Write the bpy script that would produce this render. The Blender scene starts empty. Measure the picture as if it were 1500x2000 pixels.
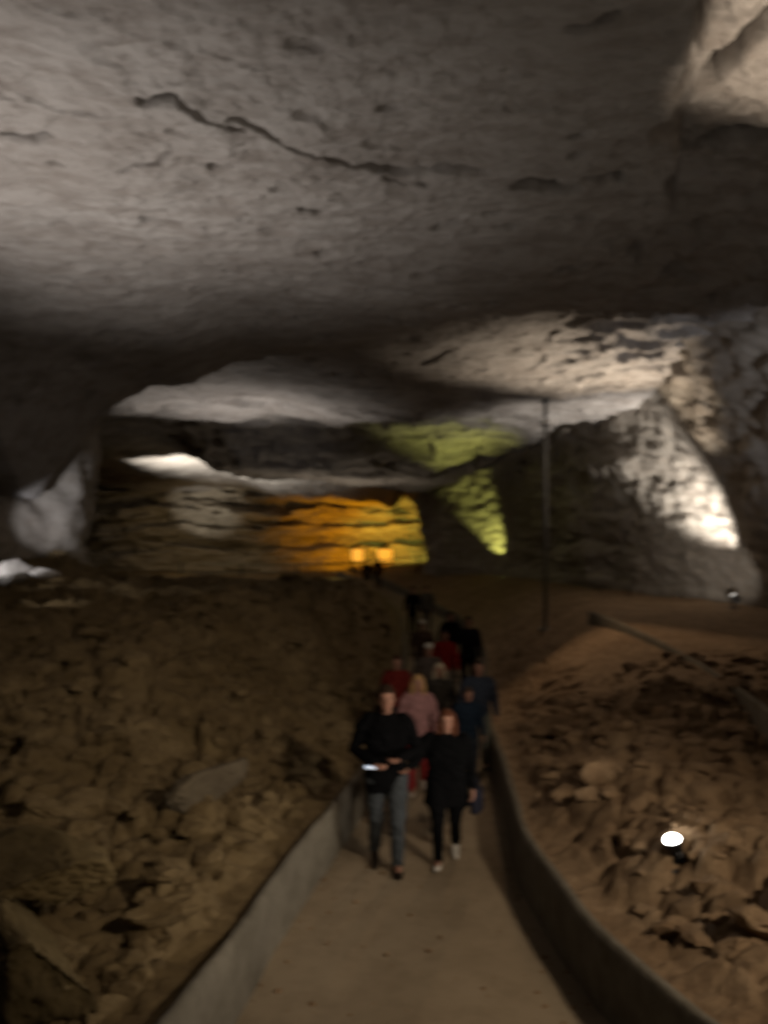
import bpy, math, random
import numpy as np
from mathutils import Vector, Matrix

random.seed(7)
rng = np.random.default_rng(11)
scene = bpy.context.scene
COL = scene.collection
R = math.radians
CAM_Z = 3.5

# ------------------------------------------------------------------ helpers
def link(o, parent=None):
    COL.objects.link(o)
    if parent is not None:
        o.parent = parent
    return o

def tag(o, label=None, cat=None, group=None, kind=None):
    if label: o['label'] = label
    if cat: o['category'] = cat
    if group: o['group'] = group
    if kind: o['kind'] = kind
    return o

def mesh_obj(name, V, F, mat=None, parent=None, smooth=True, loc=None):
    me = bpy.data.meshes.new(name)
    me.from_pydata([tuple(v) for v in V], [], [tuple(f) for f in F])
    if smooth:
        me.polygons.foreach_set('use_smooth', [True] * len(me.polygons))
    me.update()
    if mat: me.materials.append(mat)
    o = bpy.data.objects.new(name, me)
    link(o, parent)
    if loc is not None: o.location = loc
    return o

def grid_obj(name, P, mat, flip=False, parent=None, smooth=True):
    """P: (rows, cols, 3) array"""
    n, m = P.shape[:2]
    idx = np.arange(n * m).reshape(n, m)
    a, b, c, d = idx[:-1, :-1], idx[:-1, 1:], idx[1:, 1:], idx[1:, :-1]
    F = np.stack([a, b, c, d] if not flip else [a, d, c, b], -1).reshape(-1, 4)
    me = bpy.data.meshes.new(name)
    V = P.reshape(-1, 3).astype(np.float32)
    me.vertices.add(len(V)); me.vertices.foreach_set('co', V.ravel())
    me.loops.add(F.size); me.loops.foreach_set('vertex_index', F.ravel().astype(np.int32))
    me.polygons.add(len(F))
    me.polygons.foreach_set('loop_start', (np.arange(len(F)) * 4).astype(np.int32))
    me.polygons.foreach_set('loop_total', np.full(len(F), 4, np.int32))
    me.polygons.foreach_set('use_smooth', np.full(len(F), smooth, bool))
    me.update(); me.validate()
    me.materials.append(mat)
    o = bpy.data.objects.new(name, me)
    return link(o, parent)

def hash2(ix, iy, seed):
    h = (ix.astype(np.int64) * 374761393 + iy.astype(np.int64) * 668265263 + seed * 1274126177) & 0xFFFFFFFF
    h = ((h ^ (h >> 13)) * 1274126177) & 0xFFFFFFFF
    h = (h ^ (h >> 16)) & 0xFFFFFFFF
    return h / 4294967295.0

def vnoise(x, y, seed=0):
    ix, iy = np.floor(x), np.floor(y)
    fx, fy = x - ix, y - iy
    ux, uy = fx * fx * fx * (fx * (fx * 6 - 15) + 10), fy * fy * fy * (fy * (fy * 6 - 15) + 10)
    def g(dx, dy):
        a = hash2(ix + dx, iy + dy, seed) * 2 * math.pi
        return np.cos(a) * (fx - dx) + np.sin(a) * (fy - dy)
    return ((g(0, 0) * (1 - ux) + g(1, 0) * ux) * (1 - uy) + (g(0, 1) * (1 - ux) + g(1, 1) * ux) * uy) * 1.5

def fbm(x, y, oct=4, seed=0, gain=.5):
    r, a, f = 0, 1.0, 1.0
    for k in range(oct):
        r = r + a * vnoise(x * f + k * 17.3, y * f - k * 9.1, seed + k)
        a *= gain; f *= 2.03
    return r

def worley(x, y, seed=0):
    ix, iy = np.floor(x), np.floor(y)
    f1 = np.full(x.shape, 9.0); f2 = np.full(x.shape, 9.0)
    cx = np.zeros(x.shape); cy = np.zeros(x.shape); ox = np.zeros(x.shape); oy = np.zeros(x.shape)
    for dx in (-1, 0, 1):
        for dy in (-1, 0, 1):
            gx, gy = ix + dx, iy + dy
            px, py = gx + hash2(gx, gy, seed), gy + hash2(gx, gy, seed + 91)
            d = np.hypot(x - px, y - py)
            m = d < f1
            f2 = np.where(m, f1, np.minimum(f2, d))
            cx = np.where(m, gx, cx); cy = np.where(m, gy, cy)
            ox = np.where(m, x - px, ox); oy = np.where(m, y - py, oy)
            f1 = np.where(m, d, f1)
    return f1, f2, cx, cy, ox, oy

def rocks(x, y, seed, tilt=.9):
    """angular broken-rock relief, about -0.5..1"""
    wx = x + .25 * vnoise(x * 1.3, y * 1.3, seed + 5); wy = y + .25 * vnoise(x * 1.3 + 40, y * 1.3, seed + 6)
    f1, f2, cx, cy, ox, oy = worley(wx, wy, seed)
    h = hash2(cx, cy, seed + 1)
    tx, ty = hash2(cx, cy, seed + 2) - .5, hash2(cx, cy, seed + 3) - .5
    e = np.clip((f2 - f1) / .22, 0, 1)
    e = e * e * (3 - 2 * e)
    return (h * .8 + tilt * (tx * ox + ty * oy) * 1.6) * e - .45 * (1 - e)

def ss(a, b, x):
    t = np.clip((x - a) / (b - a), 0, 1)
    return t * t * (3 - 2 * t)

def gauss(x, c, w):
    return np.exp(-((x - c) / w) ** 2)

def px(p, q, d):                                     # direction maths for measuring sizes only
    return ((p - 750) / 1460 * d, d, CAM_Z - (q - 1050) / 1460 * d)

# ------------------------------------------------------------------ materials
def newmat(name):
    m = bpy.data.materials.new(name); m.use_nodes = True
    nt = m.node_tree; b = nt.nodes['Principled BSDF']
    return m, nt, b

def N(nt, t, **kw):
    n = nt.nodes.new(t)
    for k, v in kw.items(): setattr(n, k, v)
    return n

def rock_mat(name, c1, c2, c3, scale=1.0, bump=.5, stretch=(1, 1, 1), rough=.92, strata=0, bdist=.06, shade_joints=False):
    m, nt, b = newmat(name)
    L = nt.links.new
    tc = N(nt, 'ShaderNodeTexCoord'); mp = N(nt, 'ShaderNodeMapping')
    mp.inputs['Scale'].default_value = stretch
    L(tc.outputs['Object'], mp.inputs['Vector'])
    n1 = N(nt, 'ShaderNodeTexNoise'); n1.inputs['Scale'].default_value = .55 * scale; n1.inputs['Detail'].default_value = 6; n1.inputs['Roughness'].default_value = .62
    n2 = N(nt, 'ShaderNodeTexNoise'); n2.inputs['Scale'].default_value = 3.2 * scale; n2.inputs['Detail'].default_value = 8; n2.inputs['Roughness'].default_value = .7
    n3 = N(nt, 'ShaderNodeTexVoronoi'); n3.inputs['Scale'].default_value = 5.5 * scale; n3.feature = 'F1'
    n4 = N(nt, 'ShaderNodeTexNoise'); n4.inputs['Scale'].default_value = 16 * scale; n4.inputs['Detail'].default_value = 5; n4.inputs['Roughness'].default_value = .7
    for n in (n1, n2, n3, n4): L(mp.outputs['Vector'], n.inputs['Vector'])
    r1 = N(nt, 'ShaderNodeValToRGB'); r1.color_ramp.elements[0].position = .36; r1.color_ramp.elements[1].position = .64
    r1.color_ramp.elements[0].color = (*c1, 1); r1.color_ramp.elements[1].color = (*c2, 1)
    L(n1.outputs['Fac'], r1.inputs['Fac'])
    r2 = N(nt, 'ShaderNodeValToRGB'); r2.color_ramp.elements[0].position = .38; r2.color_ramp.elements[1].position = .56
    r2.color_ramp.elements[0].color = (1, 1, 1, 1); r2.color_ramp.elements[1].color = (0, 0, 0, 1)
    L(n2.outputs['Fac'], r2.inputs['Fac'])
    mx = N(nt, 'ShaderNodeMixRGB'); mx.inputs[2].default_value = (*c3, 1)
    mu = N(nt, 'ShaderNodeMath', operation='MULTIPLY'); mu.inputs[1].default_value = .6
    L(r2.outputs['Color'], mu.inputs[0]); L(mu.outputs[0], mx.inputs[0]); L(r1.outputs['Color'], mx.inputs[1])
    if shade_joints:      # shade inside the open joints, painted into the base colour
        at = N(nt, 'ShaderNodeAttribute'); at.attribute_name = 'joint_shade'
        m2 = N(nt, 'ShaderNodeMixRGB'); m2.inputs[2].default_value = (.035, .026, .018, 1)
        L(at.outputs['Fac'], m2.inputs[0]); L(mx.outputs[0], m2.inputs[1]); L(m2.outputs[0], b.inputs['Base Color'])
    else:
        L(mx.outputs[0], b.inputs['Base Color'])
    b.inputs['Roughness'].default_value = rough
    b.inputs['Specular IOR Level'].default_value = .25
    a1 = N(nt, 'ShaderNodeMath', operation='MULTIPLY_ADD'); a1.inputs[1].default_value = .35
    L(n3.outputs['Distance'], a1.inputs[0]); L(n2.outputs['Fac'], a1.inputs[2])
    a2 = N(nt, 'ShaderNodeMath', operation='MULTIPLY_ADD'); a2.inputs[1].default_value = .35
    L(n4.outputs['Fac'], a2.inputs[0]); L(a1.outputs[0], a2.inputs[2])
    last = a2
    if strata:
        w = N(nt, 'ShaderNodeTexNoise'); w.inputs['Scale'].default_value = 1.0; w.inputs['Detail'].default_value = 4
        mp2 = N(nt, 'ShaderNodeMapping'); mp2.inputs['Scale'].default_value = (.12, .12, strata)
        L(tc.outputs['Object'], mp2.inputs['Vector']); L(mp2.outputs['Vector'], w.inputs['Vector'])
        a3 = N(nt, 'ShaderNodeMath', operation='MULTIPLY_ADD'); a3.inputs[1].default_value = 1.5
        L(w.outputs['Fac'], a3.inputs[0]); L(a2.outputs[0], a3.inputs[2]); last = a3
    bp = N(nt, 'ShaderNodeBump'); bp.inputs['Strength'].default_value = bump; bp.inputs['Distance'].default_value = bdist
    L(last.outputs[0], bp.inputs['Height']); L(bp.outputs['Normal'], b.inputs['Normal'])
    return m

def plain(name, col, rough=.8, metal=0, bump=0, bscale=60, spec=.3, var=.25):
    m, nt, b = newmat(name); L = nt.links.new
    n = N(nt, 'ShaderNodeTexNoise'); n.inputs['Scale'].default_value = bscale; n.inputs['Detail'].default_value = 5
    tc = N(nt, 'ShaderNodeTexCoord'); L(tc.outputs['Object'], n.inputs['Vector'])
    r = N(nt, 'ShaderNodeValToRGB')
    r.color_ramp.elements[0].position = .3; r.color_ramp.elements[1].position = .7
    r.color_ramp.elements[0].color = (*[c * (1 - var) for c in col], 1)
    r.color_ramp.elements[1].color = (*[min(1, c * (1 + var)) for c in col], 1)
    L(n.outputs['Fac'], r.inputs['Fac']); L(r.outputs['Color'], b.inputs['Base Color'])
    b.inputs['Roughness'].default_value = rough; b.inputs['Metallic'].default_value = metal
    b.inputs['Specular IOR Level'].default_value = spec
    if bump:
        bp = N(nt, 'ShaderNodeBump'); bp.inputs['Strength'].default_value = bump; bp.inputs['Distance'].default_value = .01
        L(n.outputs['Fac'], bp.inputs['Height']); L(bp.outputs['Normal'], b.inputs['Normal'])
    return m

def emit(name, col, strength):
    m, nt, b = newmat(name)
    b.inputs['Base Color'].default_value = (.6, .6, .6, 1)
    b.inputs['Emission Color'].default_value = (*col, 1); b.inputs['Emission Strength'].default_value = strength
    return m

M_CEIL = rock_mat('limestone_ceiling', (.285, .26, .24), (.365, .34, .32), (.18, .152, .132), 1.0, .65, (.55, 1.25, 1), bdist=.08, shade_joints=True)
M_WALL = rock_mat('limestone_wall', (.28, .245, .21), (.38, .345, .30), (.20, .165, .13), .9, .4, (1, 1, 1.4), bdist=.06)
M_FAR = rock_mat('bedded_limestone', (.26, .23, .19), (.38, .34, .28), (.16, .13, .09), .5, .6, (.5, .5, 2.2), bdist=.12)
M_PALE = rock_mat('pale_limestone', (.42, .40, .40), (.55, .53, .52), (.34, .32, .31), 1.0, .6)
M_RUB = rock_mat('brown_rubble', (.16, .112, .052), (.215, .155, .08), (.095, .062, .028), 2.0, .7)
M_RUBR = rock_mat('tan_rubble', (.21, .135, .075), (.29, .20, .12), (.13, .078, .042), 2.0, .7)
M_SLAB = rock_mat('yellow_brown_slab', (.16, .115, .05), (.21, .155, .075), (.10, .07, .03), 1.2, .5)
M_GREYROCK = rock_mat('grey_slab', (.115, .09, .06), (.15, .12, .08), (.08, .062, .042), 1.5, .5)
M_PATH = rock_mat('worn_concrete', (.235, .182, .122), (.285, .225, .155), (.20, .152, .10), 1.2, .3, bdist=.02)
M_KERB = rock_mat('grey_concrete', (.125, .11, .088), (.185, .165, .13), (.08, .068, .05), 1.5, .5, bdist=.03)
M_METAL = plain('painted_grey_metal', (.20, .20, .20), .45, .6)
M_DARKMETAL = plain('dark_metal', (.03, .03, .032), .4, .7)
M_STEEL = plain('bright_steel_band', (.6, .6, .6), .3, .9)

# ------------------------------------------------------------------ path plan
PY = np.array([-8, 0, 4.2, 5.4, 6.3, 7.3, 9.4, 13, 17, 22, 30, 38, 44, 50, 56])
PL = np.array([-1.2, -1.2, -1.20, -1.09, -.96, -.76, -.36, -.02, .22, .55, .6, -.5, -2.0, -3.2, -4.4])
PR = np.array([1.8, 1.8, 1.74, 1.59, 1.49, 1.41, 1.62, 1.90, 2.35, 3.0, 3.1, 1.5, -.1, -1.2, -2.4])
FY = np.array([-8, 0, 4.0, 5.2, 7.5, 10, 12.5, 20, 30, 38, 46, 60])
FZ = np.array([4.6, 1.95, .42, .2, .13, 0, -.2, -.2, -.05, .35, .9, 1.0])
def smooth_interp(xs, ys):
    # densely sampled, box-smoothed piecewise-linear curve
    t = np.linspace(xs[0], xs[-1], 1601); v = np.interp(t, xs, ys)
    w = max(3, int(1.3 / (t[1] - t[0])) | 1); k = np.hanning(w + 2)[1:-1]; k /= k.sum()
    vp = np.pad(v, w // 2, mode='edge'); v = np.convolve(vp, k, 'valid')
    return lambda q: np.interp(q, t, v)
left_x, right_x, floor_z = smooth_interp(PY, PL), smooth_interp(PY, PR), smooth_interp(FY, FZ)
wall_h = lambda y: .53 - .13 * ss(10, 20, y)

# --- path floor
ys = np.concatenate([np.arange(-7, 4, .5), np.arange(4, 14, .08), np.arange(14, 56, .4)])
ts = np.linspace(0, 1, 22)
Yg, Tg = np.meshgrid(ys, ts, indexing='ij')
X = left_x(Yg) + .06 + (right_x(Yg) - left_x(Yg) - .12) * Tg
Z = floor_z(Yg) + .012 * fbm(X * .9, Yg * .9, 3, 3)
o = grid_obj('path', np.stack([X, Yg, Z], -1), M_PATH); tag(o, kind='structure')
o['label'] = 'tan concrete cave walkway between two low side walls'

# --- side walls of the path (rounded, slightly battered profile)
def side_wall(xf, sgn, name, label):
    prof = [(-.00, -.25), (.0, .0), (.02, .55), (.03, .86), (.055, .97), (.095, 1.0), (.135, .97), (.16, .86), (.17, .5), (.18, -.35)]
    yy = np.concatenate([np.arange(-6, 4, .4), np.arange(4, 16, .09), np.arange(16, 50, .45)])
    P = np.zeros((len(yy), len(prof), 3))
    wob = .018 * fbm(yy * .8, yy * 0 + sgn * 3, 3, 8)
    for k, (a, h) in enumerate(prof):
        P[:, k, 0] = xf(yy) + sgn * (a * .8 - .13) + wob
        P[:, k, 1] = yy
        P[:, k, 2] = floor_z(yy) + h * wall_h(yy) + (.012 * fbm(yy * 1.7, yy * 0 + 9 * sgn, 3, 4) if h > .4 else 0)
    o = grid_obj(name, P, M_KERB, flip=sgn > 0)
    tag(o, label, 'wall')
side_wall(left_x, -1, 'low_wall', 'low grey concrete wall edging the walkway beside the dark brown rubble mound')
side_wall(right_x, 1, 'low_wall', 'low concrete wall with pale worn rim between walkway and lit floodlight')

# ------------------------------------------------------------------ ground
def ground_left(x, y, t):
    """t: distance left of the wall"""
    base = floor_z(y) + wall_h(y) - .10
    top = 1.12 + 1.05 * ss(4, 15, y) + .3 * gauss(x, -9.5, 3.2) * gauss(y, 16, 5) + .75 * gauss(x, -7.3, 1.7) * gauss(y, 15.6, 1.7)
    wid = np.interp(y, [4, 8, 13, 18, 24], [4.5, 4.2, 3.4, 1.6, 1.1])
    z = base + (top - base) * ss(0, 1, t / wid) ** .8
    far = .95 + .25 * ss(5, 20, t)
    back = ss(22.5, 27, y + .12 * (x + 4))
    z = z * (1 - back) + np.minimum(far, base + .3 + t * .4) * back
    rel = .25 + .75 * ss(.1, .6, t)
    fade = 1 - .75 * ss(20, 27, y)
    z += rel * fade * (.15 * rocks(x / .6, y / .55, 21) + .085 * rocks(x / .30, y / .30, 31) + .16 * fbm(x * .45, y * .45, 3, 5))
    z += rel * fade * +.16 * np.maximum(0, rocks(x / 1.7, y / 1.7, 41) - .45)
    return z
def ground_right(x, y, t):
    base = floor_z(y) + wall_h(y) - .08
    lo = 1.15 + .10 * ss(1, 3, t)
    edge = 10.7 - .92 * (x - 2.9) + .5 * fbm(x * .7, y * .2, 2, 77)
    plat = ss(0, 1.1, y - edge)
    hi = 1.52 + .1 * ss(12, 22, y)
    top = lo + (hi - lo) * plat - .25 * gauss(y, edge - 1.0, .9) * ss(1.0, 2.2, t)
    z = base + (top - base) * ss(0, 1, t / (1.3 + 2.0 * ss(8.5, 12.5, y))) ** .9
    soil = plat * ss(.9, 2.2, t) * (1 - ss(20, 27, y))
    rel = (.2 + .8 * ss(.05, .5, t)) * (1 - .85 * soil) * (1 - .6 * ss(18, 28, y))
    z += .17 * np.exp(-((x - 2.34) ** 2 + (y - 5.86) ** 2) / .16)
    z += rel * (.12 * rocks(x / .62, y / .62, 51) + .07 * rocks(x / .26, y / .26, 61) + .10 * fbm(x * .6, y * .6, 3, 15))
    return z
yg = np.concatenate([np.arange(-7, 3, .5), np.arange(3, 9, .035), np.arange(9, 15, .05), np.arange(15, 24, .085), np.arange(24, 72, .6)])
tg = np.concatenate([np.arange(0, 6, .035), np.arange(6, 14, .07), np.arange(14, 34, .5)])
Yg, Tg = np.meshgrid(yg, tg, indexing='ij')
X = left_x(Yg) + .02 - Tg
o = grid_obj('ground', np.stack([X, Yg, ground_left(X, Yg, Tg)], -1), M_RUB, flip=True); tag(o, kind='structure')
tg = np.concatenate([np.arange(0, 6, .035), np.arange(6, 14, .09)])
Yg, Tg = np.meshgrid(yg, tg, indexing='ij')
X = right_x(Yg) - .02 + Tg
o = grid_obj('ground', np.stack([X, Yg, ground_right(X, Yg, Tg)], -1), M_RUBR); tag(o, kind='structure')
def gl(x, y):
    a = np.array([x]), np.array([y]); t = left_x(a[1]) + .02 - a[0]
    return float(ground_left(a[0], a[1], t)[0])
def gr(x, y):
    a = np.array([x]), np.array([y]); t = a[0] - right_x(a[1]) + .02
    return float(ground_right(a[0], a[1], t)[0])

# --- loose stones (uncountable rubble)
def ico(sub=1):
    t = (1 + 5 ** .5) / 2
    v = [Vector(p).normalized() for p in [(-1, t, 0), (1, t, 0), (-1, -t, 0), (1, -t, 0), (0, -1, t), (0, 1, t), (0, -1, -t), (0, 1, -t), (t, 0, -1), (t, 0, 1), (-t, 0, -1), (-t, 0, 1)]]
    f = [(0, 11, 5), (0, 5, 1), (0, 1, 7), (0, 7, 10), (0, 10, 11), (1, 5, 9), (5, 11, 4), (11, 10, 2), (10, 7, 6), (7, 1, 8), (3, 9, 4), (3, 4, 2), (3, 2, 6), (3, 6, 8), (3, 8, 9), (4, 9, 5), (2, 4, 11), (6, 2, 10), (8, 6, 7), (9, 8, 1)]
    for _ in range(sub):
        cache = {}; nf = []
        def mid(a, b):
            k = (min(a, b), max(a, b))
            if k not in cache:
                v.append(((v[a] + v[b]) / 2).normalized()); cache[k] = len(v) - 1
            return cache[k]
        for a, b, c in f:
            ab, bc, ca = mid(a, b), mid(b, c), mid(c, a)
            nf += [(a, ab, ca), (b, bc, ab), (c, ca, bc), (ab, bc, ca)]
        f = nf
    return np.array([tuple(p) for p in v]), f
def stone(sub, size, seed):
    """a broken angular block: sphere clipped by random planes"""
    r = np.random.default_rng(seed)
    V, F = ico(sub)
    V = V.copy()
    for _ in range(9):
        n = r.normal(size=3); n /= np.linalg.norm(n); d = r.uniform(.45, .8)
        s = V @ n; V = V - np.outer(np.maximum(0, s - d), n)
    V += .04 * r.normal(size=V.shape) * (1 if sub < 3 else .35)
    return V * np.array(size), F
STONES = [stone(2, (1, 1, 1), 100 + k) for k in range(8)]
def scatter(name, mat, n, sampler, label):
    VV, FF, off = [], [], 0
    for k in range(n):
        x, y, z, s = sampler()
        V, F = STONES[random.randrange(8)]
        S = V * np.array([s * random.uniform(.8, 1.5), s * random.uniform(.7, 1.2), s * random.uniform(.35, .7)])
        a = Matrix.Rotation(random.uniform(0, 6.28), 3, 'Z') @ Matrix.Rotation(random.uniform(-.5, .5), 3, 'X')
        S = S @ np.array(a).T + np.array([x, y, z])
        VV.append(S); FF += [tuple(i + off for i in f) for f in F]; off += len(S)
    o = mesh_obj(name, np.concatenate(VV), FF, mat, smooth=False)
    tag(o, label, 'rubble', kind='stuff')
def samp_l():
    y = 4 + 18 * random.random() ** 1.7
    t = .35 + 9 * random.random() ** 1.3
    x = float(left_x(y)) - t
    s = random.choice([.05, .06, .07, .09, .11, .15, .20]) * random.uniform(.8, 1.3)
    return x, y, gl(x, y) + s * .1, s
def samp_r():
    y = 3.6 + 9 * random.random() ** 1.3
    t = .35 + 5 * random.random()
    x = float(right_x(y)) + t
    s = random.choice([.04, .05, .06, .08, .11, .16]) * random.uniform(.8, 1.3)
    return x, y, gr(x, y) + s * .1, s
scatter('rubble', M_RUB, 2200, samp_l, 'dark brown broken stones heaped left of the walkway')
scatter('rubble', M_RUBR, 1000, samp_r, 'tan broken stones around the lit floodlight right of the walkway')

def boulder(name, mat, x, y, z, size, rot, seed, label, cat='rock', sub=4):
    V, F = stone(sub, (1, 1, 1), seed)
    d = fbm(V[:, 0] * 2 + seed, V[:, 1] * 2 + V[:, 2] * 1.3, 4, seed)
    V = V * (1 + .10 * d[:, None]) * np.array(size)
    o = mesh_obj(name, V, F, mat, smooth=True, loc=(x, y, z))
    o.rotation_euler = rot
    tag(o, label, cat)
    return o
boulder('rock_slab', M_SLAB, -1.95, 4.0, 1.22, (.30, 1.05, .2), (-.08, -.15, R(35)), 301, 'long yellow-brown slab of rock leaning at the lower left corner')
boulder('rock_slab', M_SLAB, -2.3, 4.95, 1.32, (.34, .85, .17), (0, -.1, R(52)), 302, 'broad flat brown slab over a black gap at the left edge')
boulder('boulder', M_GREYROCK, -1.7, 7.2, gl(-1.7, 7.2) + .08, (.18, .50, .26), (.15, .3, R(-32)), 303, 'pale grey wedge-shaped boulder in the middle of the brown mound')
boulder('rock_slab', M_RUBR, 3.0, 4.5, gr(3.0, 4.5) + .05, (.62, .3, .14), (.05, .1, R(-12)), 304, 'flat tan slab over a dark hollow at the lower right')
boulder('boulder', M_RUBR, 2.32, 7.7, gr(2.32, 7.7) + .05, (.34, .22, .18), (.05, .1, R(20)), 305, 'small grey-tan boulder just behind the right low wall')
def samp_p():
    y = 4 + 14 * random.random() ** 1.5
    xl, xr = float(left_x(y)) + .16, float(right_x(y)) - .16
    k = random.random() ** 2.2 * .5
    x = xl + (xr - xl) * (k if random.random() < .5 else 1 - k)
    s = random.choice([.008, .01, .012, .018, .028])
    return x, y, float(floor_z(y)) + s * .2, s
scatter('rubble', M_RUBR, 420, samp_p, 'grit and small stones strewn along the edges of the walkway')
boulder('boulder', M_RUBR, 2.04, 5.22, gr(2.04, 5.22) + .06, (.17, .11, .10), (.05, .1, R(10)), 308, 'small angular stone leaning in front of the lit white floodlight', sub=3)
boulder('boulder', M_RUBR, 2.30, 5.34, gr(2.3, 5.34) + .04, (.12, .12, .09), (.1, .1, R(60)), 309, 'rounded tan stone just right of the lit floodlight', sub=3)
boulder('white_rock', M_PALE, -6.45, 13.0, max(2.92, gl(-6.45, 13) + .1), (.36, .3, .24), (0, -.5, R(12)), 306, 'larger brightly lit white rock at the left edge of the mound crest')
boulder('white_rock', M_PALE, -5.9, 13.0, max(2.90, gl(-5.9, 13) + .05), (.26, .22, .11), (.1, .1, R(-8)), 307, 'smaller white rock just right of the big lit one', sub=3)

# ------------------------------------------------------------------ cave walls
WP = np.array([(9.5, -6, 4.0), (10.3, 4, 4.4), (10.8, 10, 4.8), (10.8, 14, 5.0), (10.9, 18, 4.9), (10.8, 21, 4.2), (8.9, 25, 2.0),
               (7.6, 30, .7), (6.5, 35, .6), (4.3, 39, 1.2), (2.5, 42, .9), (2.4, 44, .5), (4.5, 49, .2), (7.0, 58, 0)], float)
def resample(P, n):
    d = np.r_[0, np.cumsum(np.hypot(np.diff(P[:, 0]), np.diff(P[:, 1])))]
    s = np.linspace(0, d[-1], n)
    out = np.stack([np.interp(s, d, P[:, k]) for k in range(P.shape[1])], -1)
    k = np.hanning(2 * (n // 60) + 3); k /= k.sum(); w = len(k) // 2
    for j in range(P.shape[1]):
        out[:, j] = np.convolve(np.pad(out[:, j], w, mode='edge'), k, 'valid')
    return out, s
Q, S = resample(WP, 620)
hz = np.linspace(0, 1, 150)
tan = np.gradient(Q[:, :2], axis=0); tan /= np.linalg.norm(tan, axis=1)[:, None]
nin = np.stack([-tan[:, 1], tan[:, 0]], -1)             # points into the cave (to -x)
SS, HH = np.meshgrid(S, hz, indexing='ij')
ZZ = -.6 + 9.4 * HH
_b = 1 - .8 * np.maximum(gauss(Q[:, 1][:, None], 21.5, 4.0), gauss(Q[:, 1][:, None], 37, 3.0))
disp = .55 * _b * fbm(SS * .22, ZZ * .3, 3, 200) + .30 * _b * np.abs(fbm(SS * .6 + .3 * ZZ, ZZ * .75, 4, 210)) + (.03 + .07 * _b) * fbm(SS * 2.2, ZZ * 3.2, 4, 220)
bed = fbm(ZZ * 1.1 + .25 * fbm(SS * .15, ZZ * 0, 2, 6), SS * .05, 3, 230)
disp += .14 * _b * np.round(bed * 3) / 3
disp += .22 * rocks(SS / 2.0 + ZZ * .5, ZZ / 1.4, 240) * ss(24, 12, SS)
lean = Q[:, 2][:, None] * np.clip(HH, 0, 1.2) ** 1.5
X = Q[:, 0][:, None] - lean + nin[:, 0][:, None] * disp
Y = Q[:, 1][:, None] + nin[:, 1][:, None] * disp
o = grid_obj('wall_right', np.stack([X, Y, ZZ], -1), M_WALL, flip=True); tag(o, kind='structure')
top_x = Q[:, 0] - Q[:, 2] * .8
_m = Q[:, 1] < 43
_wy, _wx = Q[_m, 1].copy(), top_x[_m].copy()
def wall_top_x(y):
    return np.interp(y, _wy, _wx)

LP = np.array([(-11, -6, 0), (-10.5, 4, 0), (-9.8, 9, 0), (-8.6, 13, 0), (-7.35, 15.4, 0), (-6.55, 16.9, 0), (-6.9, 18.2, 0), (-9.5, 20, 0), (-16, 23, 0), (-24, 30, 0), (-28, 42, 0), (-28, 62, 0)], float)
Q, S = resample(LP, 560)
tan = np.gradient(Q[:, :2], axis=0); tan /= np.linalg.norm(tan, axis=1)[:, None]
nin = np.stack([tan[:, 1], -tan[:, 0]], -1)
SS, HH = np.meshgrid(S, np.linspace(0, 1, 120), indexing='ij')
ZZ = .2 + 8.6 * HH
disp = .22 * fbm(SS * .3, ZZ * .4, 3, 300) + .10 * np.abs(fbm(SS * .9, ZZ * .9, 4, 310)) + .07 * fbm(SS * 2.5, ZZ * 3, 4, 320) - .15
Y0 = Q[:, 1][:, None]
disp -= 2.6 * gauss(Y0, 14.6, 1.3) * gauss(ZZ, 6.0, 1.0) * (Y0 < 16.6)
disp += .9 * ss(6.2, 7.6, ZZ) * (Y0 < 19)
X = Q[:, 0][:, None] + nin[:, 0][:, None] * disp
Y = Q[:, 1][:, None] + nin[:, 1][:, None] * disp
o = grid_obj('wall_left', np.stack([X, Y, ZZ], -1), M_WALL); tag(o, kind='structure')

# far bedded wall with ledges
xs = np.concatenate([np.arange(-30, 9, .15)]); zs = np.arange(-.2, 9.4, .055)
XX, ZZ = np.meshgrid(xs, zs, indexing='ij')
led = (.55 + .5 * fbm(XX * .3, ZZ * .9, 3, 430)) * np.interp(ZZ + .55 * fbm(XX * .17, ZZ * .2, 3, 420) + .14 * fbm(XX * .8, ZZ * .5, 3, 421), [-.2, .9, 1.0, 2.6, 2.7, 3.5, 3.55, 4.3, 4.35, 5.0, 5.05, 5.7, 5.8, 6.6, 6.7, 7.4, 7.5, 9.4],
                [0, 0, .5, 1.2, -2.2, -2.0, .6, .9, -1.0, -.8, 1.6, 1.9, .2, .6, 2.4, 2.8, 4.5, 6])
YY = 56 - led - .3 * rocks(XX / 2.6, ZZ / .95, 440) + .5 * fbm(XX * .22, ZZ * .3, 4, 400) + .35 * fbm(XX * .5, ZZ * 2.6, 4, 410) + 1.2 * gauss(XX, -1.5, 3.2) - 2.0 * ss(-12, -22, XX)
o = grid_obj('wall_back', np.stack([XX, YY, ZZ], -1), M_FAR); tag(o, kind='structure')

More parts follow.
